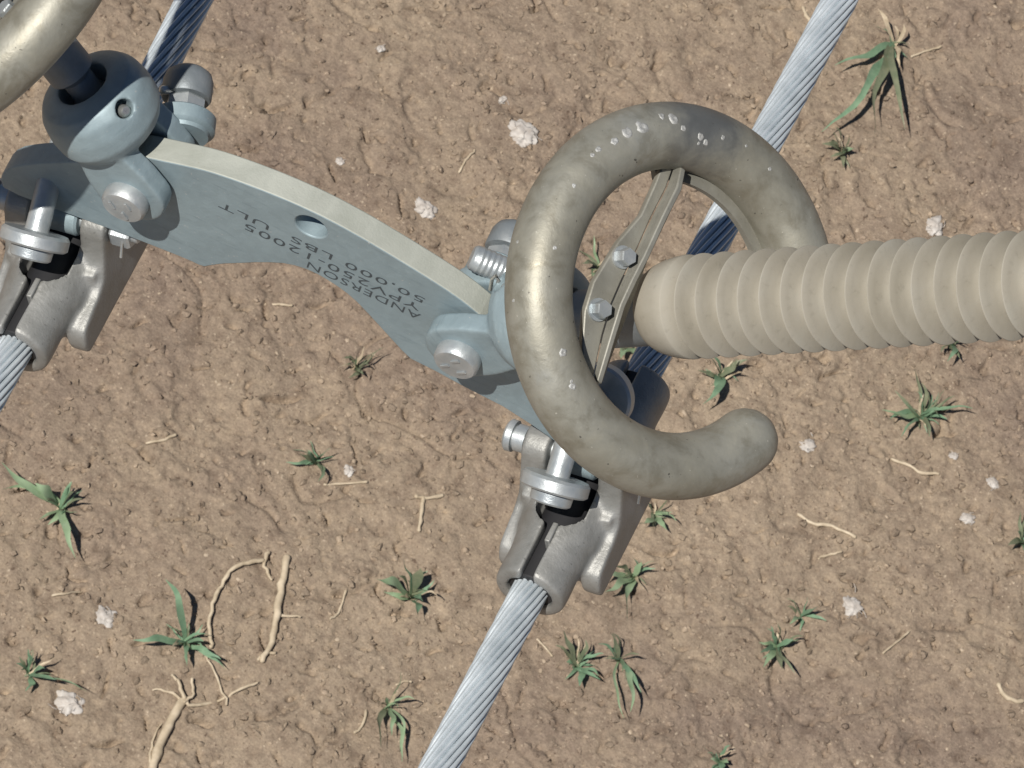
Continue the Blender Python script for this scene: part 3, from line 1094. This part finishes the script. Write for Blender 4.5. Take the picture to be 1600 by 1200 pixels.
stalk([([(232, 1215), (250, 1165), (268, 1125), (288, 1092)], .017, .013, .012),
       ([(288, 1092), (300, 1102), (345, 1095), (368, 1080), (404, 1066)], .006, .004, .012),
       ([(286, 1094), (265, 1080), (240, 1078)], .006, .003, .012),
       ([(288, 1090), (278, 1065), (270, 1055)], .007, .004, .02),
       ([(300, 1062), (302, 1085), (288, 1096)], .005, .004, .02),
       ([(235, 1190), (238, 1160), (252, 1130)], .005, .002, .01),
       ([(355, 1100), (340, 1060), (322, 1025)], .004, .003, .014)], "thick forked dry stalk running off the bottom edge, lower left")
stalk([([(447, 872), (440, 915), (432, 960), (424, 1005), (410, 1030)], .013, .009, .014),
       ([(440, 962), (470, 964)], .005, .003, .012), ([(418, 862), (414, 885), (424, 905)], .007, .005, .014), ([(404, 1030), (416, 1022), (430, 1020)], .005, .005, .01)], "short upright dry stalk lying below the bent one's arch")
stalk([([(330, 1010), (328, 985), (333, 945), (345, 915), (362, 890), (385, 879), (408, 876)], .006, .007, .018)], "long bent dry stalk curving into an arch")

for pts, r, lab in [([(230, 692), (252, 688), (273, 680)], .005, "pale straw piece lying alone at the left, above the pale weed"),
                    ([(82, 930), (105, 927), (126, 925)], .004, "thin straw piece just below the pale weed"),
                    ([(1395, 718), (1420, 726), (1440, 738), (1466, 740)], .006, "crooked straw piece below the bushy tuft"),
                    ([(1248, 803), (1270, 818), (1300, 822), (1335, 838)], .006, "long bent twig right of the ring's hooked end"),
                    ([(1278, 872), (1292, 868), (1314, 862)], .004, "short straw piece below the long bent twig"),
                    ([(1380, 1020), (1400, 1004), (1420, 986)], .004, "slanting straw in the bare lower right soil"),
                    ([(1425, 88), (1445, 80), (1470, 72)], .004, "thin straw beside the big sprawling weed"),
                    ([(414, 475), (435, 475), (455, 477)], .004, "straight straw just under the plate's arch"),
                    ([(718, 268), (728, 250), (742, 235)], .004, "slanting straw above the middle of the yoke plate"),
                    ([(516, 966), (528, 958), (540, 924)], .0045, "thin straw right of the upright stalk"),
                    ([(662, 778), (658, 800), (655, 828)], .006, "brown twig standing below the tiny dark weed"),
                    ([(650, 776), (672, 778), (690, 774)], .007, "short brown twig lying across the standing twig"),
                    ([(620, 1070), (632, 1064), (642, 1066)], .004, "curled straw above the pale seedling"),
                    ([(553, 1145), (566, 1135), (572, 1110)], .005, "hooked straw left of the pale seedling"),
                    ([(507, 758), (530, 756), (572, 752)], .004, "flat straw right of the tiny dark weed"),
                    ([(1560, 1070), (1575, 1092), (1598, 1096)], .008, "forked husk at the right edge"),
                    ([(840, 1000), (850, 1010), (862, 1024)], .004, "yellowish straw touching the lower cable"),
                    ([(1255, 12), (1260, 24), (1268, 34)], .007, "stubby straw at the top beside the right cable")]:
    P = [p + np.array([random.gauss(0, .0012), random.gauss(0, .0012), random.gauss(0, .001)]) for p in refine(ground_path(pts, .007))]
    o = obj("straw_piece", MB().tube(P, [r * random.uniform(.7, 1.2) for _ in P], 7, 'round'), M['dry'], None, 60)
    tag(o, lab, "straw", "straw bits on the soil")


def lint(u, v, size, label, asp=1.0):
    p = ground_at(u, v, .004)
    bm = bmesh.new()
    bmesh.ops.create_icosphere(bm, subdivisions=4, radius=1)
    sd_ = random.uniform(0, 90)
    a = random.uniform(0, 3.14)
    for vt in bm.verts:
        c = np.array(vt.co)
        n1 = float(perlin(np.array([c[0] * 1.7 + sd_]), np.array([c[1] * 1.7 + c[2] * 1.1]))[0])
        n2 = float(perlin(np.array([c[0] * 4.5 + sd_ + c[2] * 2]), np.array([c[1] * 4.5 - c[2] * 3 + 7]))[0])
        n3 = float(perlin(np.array([c[0] * 11 + sd_ - c[2] * 5]), np.array([c[1] * 11 + c[2] * 7]))[0])
        r = 1 + .65 * n1 + .30 * n2 + .10 * n3
        x, y = c[0] * r * asp, c[1] * r
        vt.co = ((x * math.cos(a) - y * math.sin(a)) * size, (x * math.sin(a) + y * math.cos(a)) * size, max(c[2] * r, -.35) * size * .42)
    me = bpy.data.meshes.new("lint"); bm.to_mesh(me); bm.free()
    e = empty("cotton_tuft", p)
    obj("boll_lint", me, M['lint'], e, 80, 0, False)
    fb = MB()
    for k in range(9):
        b_ = np.array([random.gauss(0, .5), random.gauss(0, .5), random.uniform(.05, .3)]) * size
        d = np.array([random.gauss(0, 1), random.gauss(0, 1), random.uniform(0, .6)])
        q = b_ + unit(d) * size * random.uniform(.5, 1.1)
        mid_ = (b_ + q) / 2 + np.array([random.gauss(0, .15), random.gauss(0, .15), .1]) * size
        fb.tube([b_, mid_, q], [.0013, .001, .0006], 4)
    obj("loose_fibre", fb, M['lint'], e, 80, 0, False)["kind"] = "stuff"
    tag(e, label, "cotton", "cotton tufts on the soil")


for u, v, s, lab, asp in [(815, 207, .040, "largest white cotton tuft, left of the whole ring's top", 1.3),
                          (665, 328, .030, "ragged cotton tuft above the right half of the plate", 1.2),
                          (785, 156, .017, "pale cotton scrap above the largest tuft", .6),
                          (1460, 354, .026, "white cotton tuft above the insulator at the right", 1.4),
                          (163, 965, .034, "soft cotton tuft left of the dark tall bladed weed", 1.0),
                          (108, 1100, .038, "bright cotton tuft at the tip of the low weed, lower left", 1.2),
                          (1330, 948, .030, "fuzzy cotton tuft right of the small slanting weed", 1.0),
                          (1552, 755, .018, "small white cotton scrap near the right edge", 1.2),
                          (1512, 810, .019, "cotton scrap left of the weed at the right edge", 1.3),
                          (1262, 697, .022, "cotton scrap right of the ring's hooked end", 1.3),
                          (531, 252, .013, "tiny cotton speck above the plate's small hole", 1.0),
                          (595, 76, .014, "tiny cotton speck near the top, left of centre", .8),
                          (545, 735, .014, "tiny cotton speck right of the tiny dark weed", 1.3),
                          (1490, 712, .012, "tiny cotton speck below the bushy tuft", 1.4)]:
    lint(u, v, s, lab, asp)


# crumbs and grit: uncountable
def scatter(name, count, rmin, rmax, mat, label, cat, power=2.2, flat=.7):
    bm = bmesh.new(); bmesh.ops.create_icosphere(bm, subdivisions=1, radius=1)
    bv = np.array([v.co[:] for v in bm.verts]); bf = np.array([[v.index for v in f.verts] for f in bm.faces]); bm.free()
    xs = rng.uniform(-2.5, 2.4, count); ys = rng.uniform(4.4, 9.4, count)
    dens = perlin(xs * 1.7 + 30, ys * 1.7) + .6 * perlin(xs * 5, ys * 5 + 9)
    keep = dens > rng.uniform(-.7, .35, count)
    xs, ys = xs[keep], ys[keep]
    zs = GROUND_Z + relief(xs, ys)
    rr = rmin + (rmax - rmin) * rng.random(len(xs)) ** power
    V, Fc = [], []
    for k in range(len(xs)):
        a = rng.uniform(0, 6.28)
        jit = bv * (1 + rng.uniform(-.28, .28, (len(bv), 1)))
        sc = np.array([rng.uniform(.8, 1.4), rng.uniform(.6, 1.1), flat * rng.uniform(.7, 1.2)]) * rr[k]
        q = jit * sc
        q = np.stack([q[:, 0] * math.cos(a) - q[:, 1] * math.sin(a), q[:, 0] * math.sin(a) + q[:, 1] * math.cos(a), q[:, 2]], 1)
        V.append(q + [xs[k], ys[k], zs[k] + .28 * rr[k]]); Fc.append(bf + k * len(bv))
    me = bpy.data.meshes.new(name)
    me.from_pydata(np.concatenate(V).tolist(), [], np.concatenate(Fc).tolist())
    me.update()
    o = obj(name, me, mat, None, 40)
    tag(o, label, cat, kind="stuff")


scatter("soil_crumbs", 20000, .0022, .015, M['soil'], "small brown soil crumbs and clods strewn over the field", "soil crumbs", 3.6)
scatter("light_soil_crumbs", 13000, .0020, .011, M['soil_light'], "small light tan soil crumbs strewn over the field", "soil crumbs", 3.2)
scatter("dark_soil_crumbs", 9000, .0020, .010, M['soil_dark'], "small dark brown soil crumbs strewn over the field", "soil crumbs", 3.2)
scatter("pale_grit", 4200, .0018, .0085, M['pebble'], "pale grit and chaff specks strewn over the soil", "grit", 3.5, .45)
